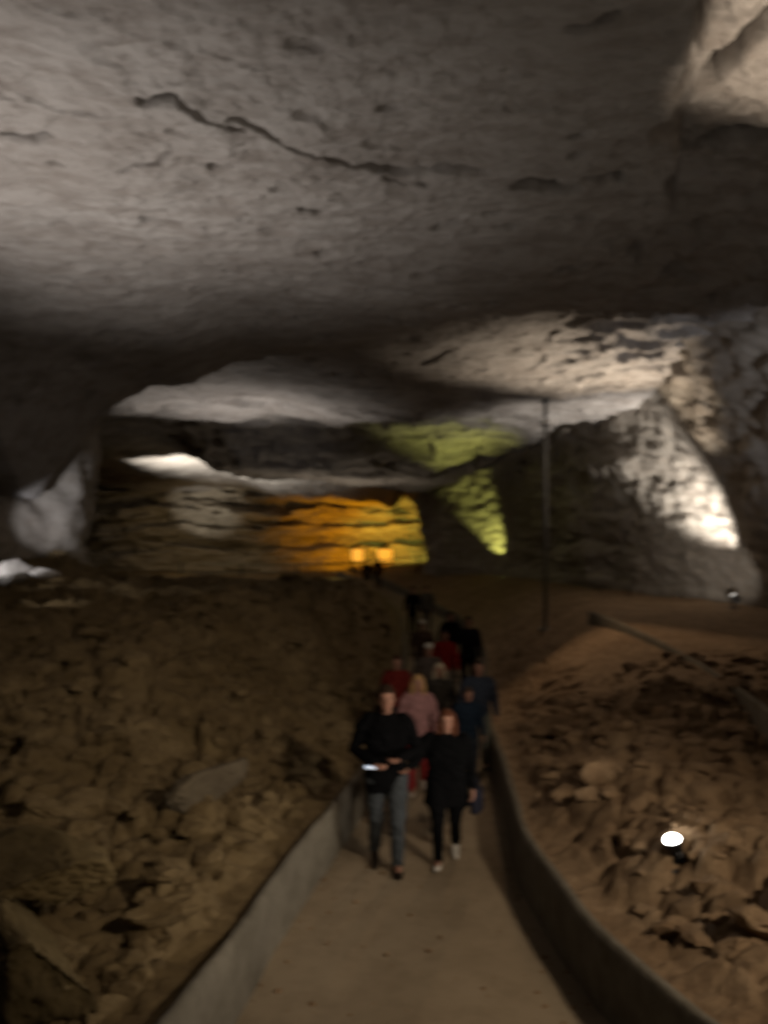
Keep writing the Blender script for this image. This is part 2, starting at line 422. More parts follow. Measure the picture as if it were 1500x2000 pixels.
# ------------------------------------------------------------------ ceiling
CR = [(455, 192), (490, 210), (520, 228), (570, 255), (630, 272), (675, 285), (720, 302), (770, 322), (830, 327), (870, 322), (935, 330)]
CR0 = [(275, 154), (345, 152), (378, 172), (400, 192), (440, 212), (475, 222)]
def cpt(p, q, rel=4.0):
    d = 1460 * rel / (1050 - q); return ((p - 750) / 1460 * d, d)
def seg_dist(x, y, pts):
    best = np.full(x.shape, 99.0)
    for (x0, y0), (x1, y1) in zip(pts[:-1], pts[1:]):
        dx, dy = x1 - x0, y1 - y0
        t = np.clip(((x - x0) * dx + (y - y0) * dy) / (dx * dx + dy * dy), 0, 1)
        best = np.minimum(best, np.hypot(x - x0 - t * dx, y - y0 - t * dy))
    return best
CRK = [cpt(p, q, 4.1) for p, q in CR]
CRACKS = [(CRK[:7], .034, .3), (CRK[6:], .07, .3), ([cpt(p, q, 4.1) for p, q in CR0], .034, .16), ([cpt(p, q, 4.2) for p, q in [(1385, 222), (1420, 185), (1460, 150), (1530, 95)]], .07, .5),
          ([cpt(p, q, 4.2) for p, q in [(1385, -20), (1372, 60), (1368, 110), (1335, 190)]], .06, .35), ([cpt(p, q, 4.2) for p, q in [(1390, 345), (1450, 335), (1520, 330)]], .10, .5), ([cpt(*p) for p in [(240, 318), (275, 308), (310, 308), (330, 290)]], .03, .14),
          ([cpt(*p) for p in [(415, 322), (450, 320)]], .035, .35), ([cpt(*p) for p in [(750, 350), (790, 366), (835, 368)]], .025, .08),
          ([cpt(*p) for p in [(110, 464), (160, 467), (200, 478)]], .03, .25), ([cpt(*p) for p in [(118, 548), (170, 551)]], .035, .25),
          ([cpt(*p) for p in [(1110, 72), (1160, 66), (1205, 44)]], .03, .14), ([cpt(*p) for p in [(895, 628), (970, 632)]], .05, .14),
          ([cpt(*p) for p in [(820, 715), (860, 700), (900, 680)]], .06, .25)]
_r = random.Random(5)
for _ in range(26):
    a, b, ln = _r.uniform(-5.5, 3.0), _r.uniform(5.6, 14), _r.uniform(.12, .4)
    if -3.2 < a < 1.4 and 5.8 < b < 8.9: continue
    CRACKS.append(([(a, b), (a + ln * .5, b + _r.uniform(-.06, .06)), (a + ln, b + _r.uniform(-.12, .12))], _r.uniform(.035, .06), _r.uniform(.15, .4)))
def ceiling(x, y):
    z = np.full(x.shape, 7.5)
    z += .22 * fbm(x * .16, y * .16, 3, 500) + .05 * fbm(x * .7, y * .9, 4, 510)
    # dip and lip across the left half, then a step up
    yl = 15.6 + .5 * vnoise(x * .5, x * 0, 520) + .35 * vnoise(x * 1.7, x * 0, 521)
    A = .5 * ss(-2.5, -4.5, x) + .25 * ss(3, -2, x)
    z -= A * ss(11.5, 15.6, y) * (1 - ss(0, .7, y - yl))
    z += .35 * ss(0, .8, y - yl) * ss(-1.5, -4, x)
    # comes down to the left wall
    z -= np.minimum(.34 * np.maximum(0, -x - 4.5) ** 2, 2.4) * (1 - ss(0, .9, y - yl)) * ss(11.8, 15.3, y)
    # low belly farther in
    z -= 1.25 * ss(28, 32, y - .25 * np.abs(x + 2)) * ss(-10.5, -7, x) * (1 - ss(0, 4, x - 2)) * (1 - .4 * ss(38, 46, y))
    z -= .9 * ss(44, 56, y)
    # joint where roof meets the right wall
    wx = wall_top_x(y)
    z += .55 * gauss(x, wx - .45, .38) * ss(24, 28, y) - .35 * gauss(x, wx - 1.5, .7) * ss(24, 28, y)
    # slab edges near the camera on the right
    e = x - (2.25 + .26 * (y - 5)) + .35 * fbm(x * .8, y * .8, 3, 530)
    z += .45 * ss(0, .12, e) * ss(13, 8, y)
    z -= .0 * ss(0, .5, x - (3.1 + .10 * (y - 6)) + .15 * fbm(x, y, 2, 531)) * ss(12, 8, y)
    z += ss(21, 25, y) * (.16 * rocks(x / 1.9, y / 1.3, 545, 1.3) + .10 * fbm(x * .8, y * 1.2, 4, 546))
    rough_r = ss(1.0, 3.2, x - .1 * y) * ss(24, 14, y)
    z += rough_r * ((.10 + .12 * ss(8, 11, y)) * rocks(x / 1.1, y / 1.0, 540, 1.4) + .07 * rocks(x / .4, y / .35, 541))
    z += .022 * rocks(x / .8, y / .5, 550, 1.2) + .012 * rocks(x / .28, y / .2, 551, 1.2) + .035 * np.minimum(0, fbm(x * 1.5, y * 2.6, 4, 560) + .15) + .016 * fbm(x * 6, y * 8, 3, 561)
    # shallow scallops and pits
    f1, f2, cx, cy, ox, oy = worley(x / .9, y / .55, 570)
    pit = (hash2(cx, cy, 571) > .72) * np.clip(1 - f1 / (.12 + .16 * hash2(cx, cy, 572)), 0, 1)
    z += .14 * pit ** .7 * ss(.25, .5, seg_dist(x, y, CRK)) * ss(.25, .5, seg_dist(x, y, [cpt(p, q, 4.1) for p, q in CR0]))
    near = y < 20
    for pts, w, dep in CRACKS:
        d = seg_dist(x + .02 * vnoise(x * 6, y * 6, 9), y + .028 * vnoise(x * 4, y * 4, 19), pts)
        z = z + dep * np.exp(-(d / w) ** 2) * near
    xs_ = np.array([p[0] for p in CRK]); ys_ = np.array([p[1] for p in CRK])
    o_ = np.argsort(xs_)
    yc = np.interp(x, xs_[o_], ys_[o_])
    z -= .03 * ss(0, .06, yc - y) * ss(CRK[0][0] - .2, CRK[0][0] + .4, x) * (1 - ss(CRK[-1][0], CRK[-1][0] + 1.5, x))
    return z
yc_ = np.concatenate([np.arange(-7, 4.5, .4), np.arange(4.5, 6.2, .028), np.arange(6.2, 8.7, .013), np.arange(8.7, 9.5, .028), np.arange(9.5, 20, .05), np.arange(20, 34, .12), np.arange(34, 60, .3)])
xc_ = np.concatenate([np.arange(-30, -9, .5), np.arange(-9, -4, .06), np.arange(-4, -2.2, .028), np.arange(-2.2, 1.2, .014), np.arange(1.2, 4, .028), np.arange(4, 8.5, .06), np.arange(8.5, 13, .4)])
Yg, Xg = np.meshgrid(yc_, xc_, indexing='ij')
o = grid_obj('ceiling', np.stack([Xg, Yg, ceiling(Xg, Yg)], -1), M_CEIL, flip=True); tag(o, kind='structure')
jshade = np.zeros(Xg.shape)  # mask of the painted shade along the cracks
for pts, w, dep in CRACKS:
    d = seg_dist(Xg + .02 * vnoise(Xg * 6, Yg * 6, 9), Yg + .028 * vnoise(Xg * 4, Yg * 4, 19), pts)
    jshade = np.maximum(jshade, (1 - ss(.4 * w, 1.1 * w, d)) * (.75 + .25 * ss(-.3, .3, vnoise(Xg * 2.2, Yg * 2.2, 29))))
a = o.data.attributes.new('joint_shade', 'FLOAT', 'POINT'); a.data.foreach_set('value', (jshade * (Yg < 20)).astype(np.float32).ravel())
def cz(x, y): return float(ceiling(np.array([x]), np.array([y]))[0])

# ------------------------------------------------------------------ primitives for small things
def box(c, s, rot=None, bev=.0):
    x, y, z = [k / 2 for k in s]
    b = min(bev, x, y, z)
    if b <= 0:
        V = [(-x, -y, -z), (x, -y, -z), (x, y, -z), (-x, y, -z), (-x, -y, z), (x, -y, z), (x, y, z), (-x, y, z)]
        F = [(3, 2, 1, 0), (4, 5, 6, 7), (0, 1, 5, 4), (1, 2, 6, 5), (2, 3, 7, 6), (3, 0, 4, 7)]
    else:
        V, F = [], []
        prof = [(-z, -b), (-z + b, 0), (z - b, 0), (z, -b)]
        for zz, i in prof:
            for sx, sy in ((-1, -1), (1, -1), (1, 1), (-1, 1)):
                pts = [(sx * (x + i), sy * (y + i - (b if i == 0 else 0))), (sx * (x + i - (b if i == 0 else 0)), sy * (y + i))]
                if sx * sy < 0: pts = pts[::-1]
                V += [(p, q, zz) for p, q in pts]
        for r in range(3):
            for k in range(8):
                a, bb = r * 8 + k, r * 8 + (k + 1) % 8
                F.append((a, bb, bb + 8, a + 8))
        F.append(tuple(range(7, -1, -1))); F.append(tuple(range(24, 32)))
    V = [Vector(v) for v in V]
    if rot is not None: V = [rot @ v for v in V]
    return [tuple(v + Vector(c)) for v in V], F

def tube(pts, rad, n=12, cap=True):
    pts = [Vector(p) for p in pts]
    if not hasattr(rad, '__len__'): rad = [rad] * len(pts)
    # round the ends
    P, Rr = [], []
    if cap:
        d0 = (pts[0] - pts[1]).normalized(); d1 = (pts[-1] - pts[-2]).normalized()
        for a in (90, 60, 30): P.append(pts[0] + d0 * rad[0] * math.sin(R(a))); Rr.append(max(rad[0] * math.cos(R(a)), 1e-4))
    P += pts; Rr += list(rad)
    if cap:
        for a in (30, 60, 90): P.append(pts[-1] + d1 * rad[-1] * math.sin(R(a))); Rr.append(max(rad[-1] * math.cos(R(a)), 1e-4))
    V, F = [], []
    t = (P[1] - P[0]).normalized()
    u = t.orthogonal().normalized()
    for i, p in enumerate(P):
        tn = (P[min(i + 1, len(P) - 1)] - P[max(i - 1, 0)]).normalized()
        u = (u - tn * u.dot(tn)).normalized(); w = tn.cross(u)
        for k in range(n):
            a = 2 * math.pi * k / n
            V.append(tuple(p + (u * math.cos(a) + w * math.sin(a)) * Rr[i]))
    for i in range(len(P) - 1):
        for k in range(n):
            a, b = i * n + k, i * n + (k + 1) % n
            F.append((a, b, b + n, a + n))
    F.append(tuple(range(n - 1, -1, -1))); F.append(tuple(range((len(P) - 1) * n, len(P) * n)))
    return V, F

def loft(rings, n=20):
    """rings: (cx, cy, cz, rx, ry) horizontal ellipses bottom to top"""
    V, F = [], []
    for (cx, cy, z, rx, ry) in rings:
        for k in range(n):
            a = 2 * math.pi * k / n
            c, s = math.cos(a), math.sin(a)
            e = .82
            V.append((cx + rx * math.copysign(abs(c) ** e, c), cy + ry * math.copysign(abs(s) ** e, s), z))
    for i in range(len(rings) - 1):
        for k in range(n):
            a, b = i * n + k, i * n + (k + 1) % n
            F.append((a, b, b + n, a + n))
    F.append(tuple(range(n - 1, -1, -1))); F.append(tuple(range((len(rings) - 1) * n, len(rings) * n)))
    return V, F

def ellipsoid(c, r, n=16, m=10, rot=None):
    V, F = [], []
    for i in range(m + 1):
        th = math.pi * i / m
        for k in range(n):
            a = 2 * math.pi * k / n
            v = Vector((r[0] * max(math.sin(th), 1e-3) * math.cos(a), r[1] * max(math.sin(th), 1e-3) * math.sin(a), -r[2] * math.cos(th)))
            if rot is not None: v = rot @ v
            V.append(tuple(v + Vector(c)))
    for i in range(m):
        for k in range(n):
            a, b = i * n + k, i * n + (k + 1) % n
            F.append((a, b, b + n, a + n))
    F.append(tuple(range(n - 1, -1, -1))); F.append(tuple(range(m * n, (m + 1) * n)))
    return V, F

def join(*VF):
    V, F = [], []
    for v, f in VF:
        o = len(V); V += list(v); F += [tuple(i + o for i in q) for q in f]
    return V, F

def remeshed(name, VF, voxel, mat, parent=None, smooth_it=4, wrinkle=0):
    """fuse overlapping solids into one continuous surface"""
    me = bpy.data.meshes.new(name); me.from_pydata([tuple(v) for v in VF[0]], [], [tuple(f) for f in VF[1]]); me.update()
    tmp = bpy.data.objects.new('tmp', me); COL.objects.link(tmp)
    md = tmp.modifiers.new('r', 'REMESH'); md.mode = 'VOXEL'; md.voxel_size = voxel; md.use_smooth_shade = True
    if smooth_it:
        sm = tmp.modifiers.new('s', 'SMOOTH'); sm.factor = .5; sm.iterations = smooth_it
    dg = bpy.context.evaluated_depsgraph_get()
    new = bpy.data.meshes.new_from_object(tmp.evaluated_get(dg))
    bpy.data.objects.remove(tmp); bpy.data.meshes.remove(me)
    new.name = name
    if wrinkle:
        n = len(new.vertices); co = np.empty(n * 3, np.float32); no = np.empty(n * 3, np.float32)
        new.vertices.foreach_get('co', co); new.vertices.foreach_get('normal', no)
        co = co.reshape(-1, 3); no = no.reshape(-1, 3)
        q = wrinkle_seed[0] = wrinkle_seed[0] + 3.7
        u = co[:, 0] * 5 + co[:, 1] * 4 + q; v = co[:, 2] * 9 + 3 * co[:, 0]
        d = fbm(u + .6 * fbm(u * .7, v * .5, 2, 71), v, 3, 70)
        co = co + no * (wrinkle * (np.abs(d) * 1.6 - .4))[:, None]
        new.vertices.foreach_set('co', co.astype(np.float32).ravel()); new.update()
    new.polygons.foreach_set('use_smooth', [True] * len(new.polygons))
    new.materials.clear(); new.materials.append(mat)
    o = bpy.data.objects.new(name, new)
    return link(o, parent)

wrinkle_seed = [0.0]
# ------------------------------------------------------------------ lamps
def aim(o, target):
    d = Vector(target) - o.location
    o.rotation_euler = d.to_track_quat('-Z', 'Y').to_euler()
def spot(pos, target, power, angle, col, blend=.8, size=.06):
    l = bpy.data.lights.new('spot_beam', 'SPOT'); l.energy = power; l.spot_size = R(angle); l.spot_blend = blend
    l.color = col; l.shadow_soft_size = size
    o = bpy.data.objects.new('spot_beam', l); COL.objects.link(o); o.location = pos; aim(o, target)
    return o
def fixture(pos, target, col, strength, label, r=.11, yoke_drop=.3):
    """round cave floodlight: finned can, rim, glowing lens, yoke and foot"""
    root = bpy.data.objects.new('floodlight', None); COL.objects.link(root); root.location = pos
    tag(root, label, 'floodlight')
    d = (Vector(target) - Vector(pos)).normalized()
    q = d.to_track_quat('Z', 'Y').to_matrix()
    def ring(zs, n=28):
        V, F = [], []
        for (z, rr) in zs:
            for k in range(n):
                a = 2 * math.pi * k / n; V.append(tuple(q @ Vector((rr * math.cos(a), rr * math.sin(a), z))))
        for i in range(len(zs) - 1):
            for k in range(n):
                F.append((i * n + k, i * n + (k + 1) % n, (i + 1) * n + (k + 1) % n, (i + 1) * n + k))
        F.append(tuple(range(n - 1, -1, -1))); F.append(tuple(range((len(zs) - 1) * n, len(zs) * n)))
        return V, F
    prof = [(-.20, r * .5)]
    for k in range(4): prof += [(-.19 + k * .03, r * .62), (-.19 + k * .03, r * .8), (-.178 + k * .03, r * .8), (-.178 + k * .03, r * .62)]
    prof += [(-.07, r * .85), (-.02, r), (.0, r * 1.02), (.0, r * .9)]
    mesh_obj('housing', *ring(prof), M_DARKMETAL, root)
    em = emit('lamp_lens_glow', col, strength)
    mesh_obj('lens', *ring([(.003, r * .88), (.022, r * .8), (.038, r * .58), (.045, r * .25)]), em, root)
    sx = q @ Vector((1, 0, 0))
    b = Vector((0, 0, -yoke_drop))
    mesh_obj('yoke', *join(tube([sx * r * 1.15 - d * .1, sx * r * 1.15 + b * .5, b], .012, 8), tube([-sx * r * 1.15 - d * .1, -sx * r * 1.15 + b * .5, b], .012, 8)), M_DARKMETAL, root)
    mesh_obj('foot', *box(tuple(b - Vector((0, 0, .02))), (.2, .16, .04), bev=.008), M_DARKMETAL, root)
    return root

WARM, WHITE, COOL = (1, .84, .66), (1, .92, .82), (.95, .95, 1.0)
# the lamp in view
FL = (2.22, 5.75, 1.17)
FLT = (1.0, 5.6, 4.6)
fixture(FL, FLT, (1, .98, .93), 45, 'lit white floodlight glaring among the tan stones right of the walkway', r=.066, yoke_drop=.2)
spot((FL[0] - .02, FL[1] - .05, FL[2] + .05), (-.3, 6.6, 5.5), 150, 176, (1, .90, .76), .3, .04)
# white wall washer at right
W1 = (9.3, 19.9, gr(9.3, 19.9) + .35)
fixture(W1, (7.6, 21.2, 5), (1, .95, .85), .6, 'small dim uplight at the foot of the white-lit right wall', r=.08)
spot((W1[0], W1[1], W1[2] + .1), (8.35, 21.4, 4.6), 3100, 70, (1, .93, .84), 1, .03)
spot((8.5, 18.0, gr(8.5, 18.0) + .35), (9.8, 22.2, 2.8), 200, 50, (1, .92, .82), 1, .05)  # extra fill spot added for the lower end of the lit strip
spot((9.0, 19.9, 2.1), (5.2, 17.8, 7.5), 4600, 50, (1, .84, .65), 1, .03)
# green uplights
G1 = (5.5, 35.2, 1.6)
fixture(G1, (4.9, 37.5, 6), (.8, .9, .25), 1, 'yellow-green uplight at the base of the far right wall', r=.1)
spot((G1[0] - .1, G1[1] - .1, G1[2] + .1), (4.9, 37.6, 5.4), 1000, 46, (.82, .86, .20), .7, .03)
spot((G1[0] - .2, G1[1] - 1.5, G1[2] + .1), (3.1, 29.8, 7.0), 2300, 44, (.82, .84, .20), 1, .03)
spot((-2.0, 36.5, 1.9), (-2.5, 35, 7), 420, 150, (1, .85, .66), 1, .03)  # hidden warm fill, added to lift the dark roof belly
spot((-12.5, 47.5, 1.9), (-13.0, 56, 6.5), 1300, 42, (1, .94, .82), .9, .03)
# orange and yellow lamps in the far chamber
spot((-4.2, 50.3, 1.7), (-4.5, 56, 5.0), 420, 105, (1, .38, .006), .9, .03)
spot((-.9, 50.6, 1.7), (-1.3, 56, 4.0), 1900, 110, (1, .40, .006), .9, .03)
spot((1.2, 49.0, 2.4), (1.5, 56, 3.9), 1500, 70, (.85, .88, .15), .8, .03)
spot((-12, 46.5, 1.8), (-12, 56, 3.0), 380, 120, (1, .72, .35), .9, .03)
spot((-1.5, 47.0, 2.6), (-5.5, 43.2, 1.0), 160, 110, (.95, .85, .3), 1, .03)
# white lamp in the far left alcove
spot((-13.0, 39, 1.8), (-10.6, 43.0, 7.2), 10000, 74, (1, .94, .82), .9, .03)
# broad lamp behind the mound
spot((-4.5, 26.5, 1.75), (-4.5, 24.2, 8), 1700, 88, (1, .93, .86), 1, .05)
# lamps behind the crest lighting the white rocks and the rock pillar
spot((-7.2, 11.7, 3.7), (-6.2, 13.2, 2.95), 110, 34, (1, .96, .92), .5, .03)
spot((-6.9, 12.6, 3.5), (-6.75, 16.6, 4.1), 380, 36, (.92, .93, 1), .8, .05)
# left and right roof washers out of frame
spot((-5.6, 7.0, 1.5), (-4.0, 8.2, 7.5), 1650, 84, (1, .93, .87), 1, .12)
spot((4.3, 5.2, 1.5), (4.3, 6.2, 7.5), 2700, 34, (1, .83, .64), .75, .03)
spot((8.2, 9.5, 1.6), (8.3, 14.5, 5.4), 800, 66, (.92, .94, 1), 1, .2)
# added unseen spot high right of the viewer, brightens walkway, rubble and people
spot((3.9, .9, 5.2), (-.8, 8.2, .1), 1080, 62, (1, .83, .62), 1, .25)
# added warm spot beside the pole to light the side path; no lamp there
spot((4.3, 20.3, 6.2), (4.0, 13.5, 1.5), 750, 56, (1, .68, .40), .9, .1)

# ------------------------------------------------------------------ pole
root = bpy.data.objects.new('pole', None); COL.objects.link(root); root.location = (4.45, 20.6, gr(4.45, 20.6))
tag(root, 'tall thin grey metal pole with a bright band standing before the right wall', 'pole')
H = cz(4.45, 20.6) - root.location.z
mesh_obj('shaft', *tube([(0, 0, -.1), (0, 0, H + .05)], .06, 14, False), M_METAL, root)
zb = CAM_Z - (825 - 1050) / 1460 * 20.6 - root.location.z
mesh_obj('band', *tube([(0, 0, zb - .05), (0, 0, zb + .05)], .09, 14, False), M_STEEL, root)
mesh_obj('base_plate', *box((0, 0, .02), (.3, .3, .05), bev=.01), M_METAL, root)
mesh_obj('top_plate', *box((0, 0, H - .1), (.26, .26, .04), bev=.01), M_METAL, root)

# kerb of the side path on the right
kp = [(4.2, 7.6), (4.5, 8.9), (4.85, 11.5), (5.03, 13.9), (5.1, 16.5), (5.0, 18.2)]
kk, _ = resample(np.array([(a, b, 0) for a, b in kp], float), 60)
prof = [(-.05, -.8), (-.045, .06), (-.025, .09), (.025, .09), (.045, .06), (.05, -.8)]
P = np.zeros((60, len(prof), 3))
for i in range(60):
    for k, (a, h) in enumerate(prof): P[i, k] = (kk[i, 0] + a, kk[i, 1], 1.42 + .02 * (kk[i, 1] - 8) + h)
tag(grid_obj('kerb', P, M_KERB), 'curved stone kerb along the orange soil side path at right', 'kerb')

# ------------------------------------------------------------------ far chamber furniture
M_PANEL = emit('orange_lit_panel', (1, .42, .03), 1.15)
def lit_panel(x, y, z, w, h, ground, label):
    root = bpy.data.objects.new('lit_panel', None); COL.objects.link(root); root.location = (x, y, ground); tag(root, label, 'panel', 'orange lit panels in the far chamber')
    zc = z - ground
    mesh_obj('screen', *box((0, -.045, zc), (w, .03, h), bev=.008), M_PANEL, root)
    t = .06
    mesh_obj('frame', *join(box((0, 0, zc + h / 2 + t / 2), (w + 2 * t, .1, t)), box((0, 0, zc - h / 2 - t / 2), (w + 2 * t, .1, t)), box((-w / 2 - t / 2, 0, zc), (t, .1, h)), box((w / 2 + t / 2, 0, zc), (t, .1, h)), box((0, .03, zc), (w, .03, h))), M_DARKMETAL, root)
    for s in (-1, 1): mesh_obj('leg', *tube([(s * w * .4, .02, -.3), (s * w * .4, .02, zc - h / 2)], .035, 8), M_DARKMETAL, root)
lit_panel(-1.75, 49.5, 2.32, .72, .85, .9, 'left and narrower of two orange glowing panels in the far chamber')
lit_panel(.06, 49.5, 2.32, .95, .85, .9, 'right and wider of two orange glowing panels in the far chamber')

M_RAIL = plain('weathered_rail', (.22, .21, .15), .6, .3)
root = bpy.data.objects.new('railing', None); COL.objects.link(root); root.location = (-6, 43, 1.0)
tag(root, 'long two-bar railing with dark posts before the orange chamber', 'railing')
for zz in (.45, .95):
    mesh_obj('rail', *tube([(-6, .5, zz), (-2, 0, zz), (2, -.2, zz), (5.5, .6, zz + .2), (8.3, 1.6, zz + .45)], .035, 8), M_RAIL, root)
for k, xx in enumerate((-5.8, -2.2, 1.0, 4.2, 8.0)):
    mesh_obj('post', *tube([(xx, .05 + (.4 if abs(xx) > 5 else 0), -.4), (xx, .05 + (.4 if abs(xx) > 5 else 0), 1.0 + max(0, xx - 2) * .07)], .06, 8), M_DARKMETAL, root)

# ------------------------------------------------------------------ people
SKIN = plain('skin', (.32, .165, .115), .55, bscale=30, var=.08)
EYE = plain('eye_dark', (.03, .02, .02), .3, var=.1)
LIP = plain('lips', (.32, .13, .10), .5, var=.1)
_cm = {}
def cloth(col, rough=.9):
    k = tuple(col)
    if k not in _cm: _cm[k] = plain('cloth_%d' % len(_cm), col, rough, bump=.8, bscale=11, spec=.03, var=.2)
    return _cm[k]

def person(label, x, y, height=1.75, yaw=0, top=(.01, .01, .012), legs=(.03, .035, .045), hair=(.03, .02, .015), shoe=(.03, .03, .03),
           stride=.25, lead=1, arms=None, hem=.84, long_hair=False, hood=False, cap=None, build=1.0, voxel=.012, lean=0, coat=False, skirt_w=0, backpack=None, look=0, zoff=0):
    s = height / 1.75
    z0 = float(floor_z(y)) + zoff
    T = lambda p: Vector(p)
    # joints (facing -Y, right-hand side of the picture is +x)
    pel = Vector((0, 0, .93)); chest = Vector((0, -.015 - lean * .5, 1.28)); neck = Vector((0, -.01 - lean, 1.47)); head = Vector((0, -.03 - lean * 1.15, 1.635))
    legj = {}
    for sd in (-1, 1):
        f = stride * (1 if sd == lead else -1)
        hip = Vector((sd * .092 * build, 0, .90))
        if f >= 0:
            knee = Vector((sd * .095, -.10 - f * .55, .49)); ank = Vector((sd * .10, -f * 1.0, .085)); toe_up = .03
        else:
            knee = Vector((sd * .095, -.06 + f * -.25, .485)); ank = Vector((sd * .10, -f * 1.05, .13)); toe_up = -.04
        legj[sd] = (hip, knee, ank, toe_up)
    if arms is None:
        arms = {-1: ((-.27, .02 + stride * .25 * lead, 1.13), (-.27, -.10 + stride * .5 * lead, .89)), 1: ((.27, .02 - stride * .25 * lead, 1.13), (.27, -.10 - stride * .5 * lead, .89))}
    sh = {sd: Vector((sd * .175 * build, -.005 - lean * .9, 1.415)) for sd in (-1, 1)}
    def armpts(sd): return sh[sd], Vector(arms[sd][0]), Vector(arms[sd][1])
    hs = Matrix.Rotation(R(look), 3, 'Z')
    def H(p): return hs @ Vector(p) + head
    # ---- body (skin): head, neck, core, limbs, hands with fingers
    parts = []
    hr = [(-.125, .012, .02), (-.115, .030, .035), (-.095, .046, .055), (-.065, .058, .075), (-.03, .066, .088), (.01, .072, .096), (.05, .074, .099), (.08, .067, .092), (.105, .048, .068), (.118, .022, .032), (.121, .006, .01)]
    rings = [(0, (-.022 if dz < -.08 else -.012 if dz < -.04 else 0), dz, rx, ry) for dz, rx, ry in hr]
    V, F = loft(rings, 22); parts.append(([tuple(H(v)) for v in V], F))
    V, F = join(ellipsoid((0, -.104, -.022), (.014, .018, .016), 10, 6), tube([(0, -.088, .03), (0, -.104, -.018)], [.009, .013], 8), ellipsoid((-.074, .005, -.005), (.012, .024, .034), 10, 6), ellipsoid((.074, .005, -.005), (.012, .024, .034), 10, 6),
                ellipsoid((0, -.086, -.097), (.022, .018, .016), 10, 6), ellipsoid((0, -.086, .038), (.05, .016, .010), 12, 6))
    parts.append(([tuple(H(v)) for v in V], F))
    parts.append(tube([neck + Vector((0, .01, -.06)), neck + Vector((0, 0, .02)), head + Vector((0, .01, -.06))], [.062, .054, .052], 14))
    parts.append(loft([(0, 0, .84, .13, .10), (0, 0, .93, .15, .11), (0, -.01 - lean * .3, 1.08, .13, .095), (0, chest.y, 1.28, .155, .11), (0, neck.y, 1.40, .15, .09), (0, neck.y, 1.46, .07, .06)]))
    for sd in (-1, 1):
        hip, knee, ank, tu = legj[sd]
        parts.append(tube([hip, (hip + knee) / 2, knee, knee.lerp(ank, .35), ank], [.082, .07, .052, .054, .036], 12))
        parts.append(tube([ank + Vector((0, .03, -.03)), ank + Vector((0, -.14, -.045 + tu))], [.04, .03], 10))
        a, b, c = armpts(sd)
        parts.append(tube([a, a.lerp(b, .4), b, b.lerp(c, .35), c], [.052, .046, .038, .038, .026], 12))
        d = (c - b).normalized()
        side = Vector((0, 0, 1)).cross(d)
        if side.length < .3: side = Vector((0, -1, 0))
        side.normalize(); up = d.cross(side)
        # palm + five curled fingers
        curl = (up if abs(d.z) < .7 else Vector((-sd, -.2, 0)).normalized())
        palm_c = c + d * .055
        spread = side if abs(d.z) < .7 else Vector((0, -1, 0))
        parts.append(tube([c + spread * .012 + d * .02, palm_c + spread * .016 + d * .03], [.021, .018], 10))
        parts.append(tube([c - spread * .012 + d * .02, palm_c - spread * .016 + d * .03], [.021, .018], 10))
        for k, (off, ln) in enumerate(((.032, .068), (.011, .078), (-.011, .073), (-.032, .058))):
            r0 = palm_c + spread * off + d * .03
            p1 = r0 + d * ln * .5 + curl * .006; p2 = p1 + (d * .6 + curl * .8).normalized() * ln * .35; p3 = p2 + (d * .1 + curl).normalized() * ln * .3
            parts.append(tube([r0, p1, p2, p3], [.0098, .009, .0083, .0075], 8))
        r0 = c + d * .04 + spread * .03
        parts.append(tube([r0, r0 + spread * .028 + d * .028 + curl * .01, r0 + spread * .034 + d * .055 + curl * .022], [.012, .0105, .009], 8))
    body = remeshed('person', join(*parts), voxel if voxel < .01 else .011, SKIN)
    tag(body, label, 'person', 'tour group on the walkway')
    # ---- face details
    for ex in (-.031, .031):
        V, F = ellipsoid((ex, -.087, .012), (.013, .009, .008), 10, 6)
        mesh_obj('eye', [tuple(H(v)) for v in V], F, EYE, body)
    V, F = ellipsoid((0, -.094, -.058), (.026, .008, .007), 10, 6)
    mesh_obj('mouth', [tuple(H(v)) for v in V], F, LIP, body)
    # ---- trousers
    tp = [loft([(0, 0, .80, .115 * build, .105), (0, 0, .86, .165 * build, .125), (0, 0, .93, .168 * build, .125), (0, 0, 1.02, .158 * build, .118)])]
    for sd in (-1, 1):
        hip, knee, ank, tu = legj[sd]
        tp.append(tube([hip, hip.lerp(knee, .5), knee, knee.lerp(ank, .4), ank + Vector((0, .005, .015))], [.098 * build, .088 * build, .070, .066, .058], 14))
    remeshed('trousers', join(*tp), voxel, cloth(legs), body, 6, .010)
    # ---- jacket
    w = build
    jr = [(0, 0, hem, .178 * w + skirt_w, .14 + skirt_w * .7), (0, 0, .93, .176 * w + skirt_w * .6, .138 + skirt_w * .4), (0, -.01 - lean * .3, 1.06, .165 * w, .13), (0, -.015 - lean * .5, 1.2, .185 * w, .138), (0, -.015 - lean * .7, 1.32, .195 * w, .138), (0, -.01 - lean * .9, 1.40, .17 * w, .115), (0, -.01 - lean, 1.455, .105 * w, .085), (0, -.01 - lean, 1.495, .075, .068)]
    if coat: jr = [(0, .01, .58, .20 * w + skirt_w, .17)] + jr[1:]
    jp = [loft(jr)]
    for sd in (-1, 1):
        a, b, c = armpts(sd)
        jp.append(tube([a + Vector((-sd * .03, 0, 0)), a.lerp(b, .15), a.lerp(b, .5), b, b.lerp(c, .5), c - (c - b).normalized() * .01], [.082, .080, .071, .062, .057, .046], 14))
    if hood:
        jp.append(ellipsoid((0, .075 - lean, 1.49), (.115, .075, .075), 14, 8))
        jp.append(tube([(-.09, .02 - lean, 1.475), (0, -.085 - lean, 1.455), (.09, .02 - lean, 1.475)], .026, 10))
    jp = join(*jp)
    V = np.array([tuple(v) for v in jp[0]])
    remeshed('coat' if coat else 'jacket', (V, jp[1]), voxel, cloth(top), body, 5, .014)
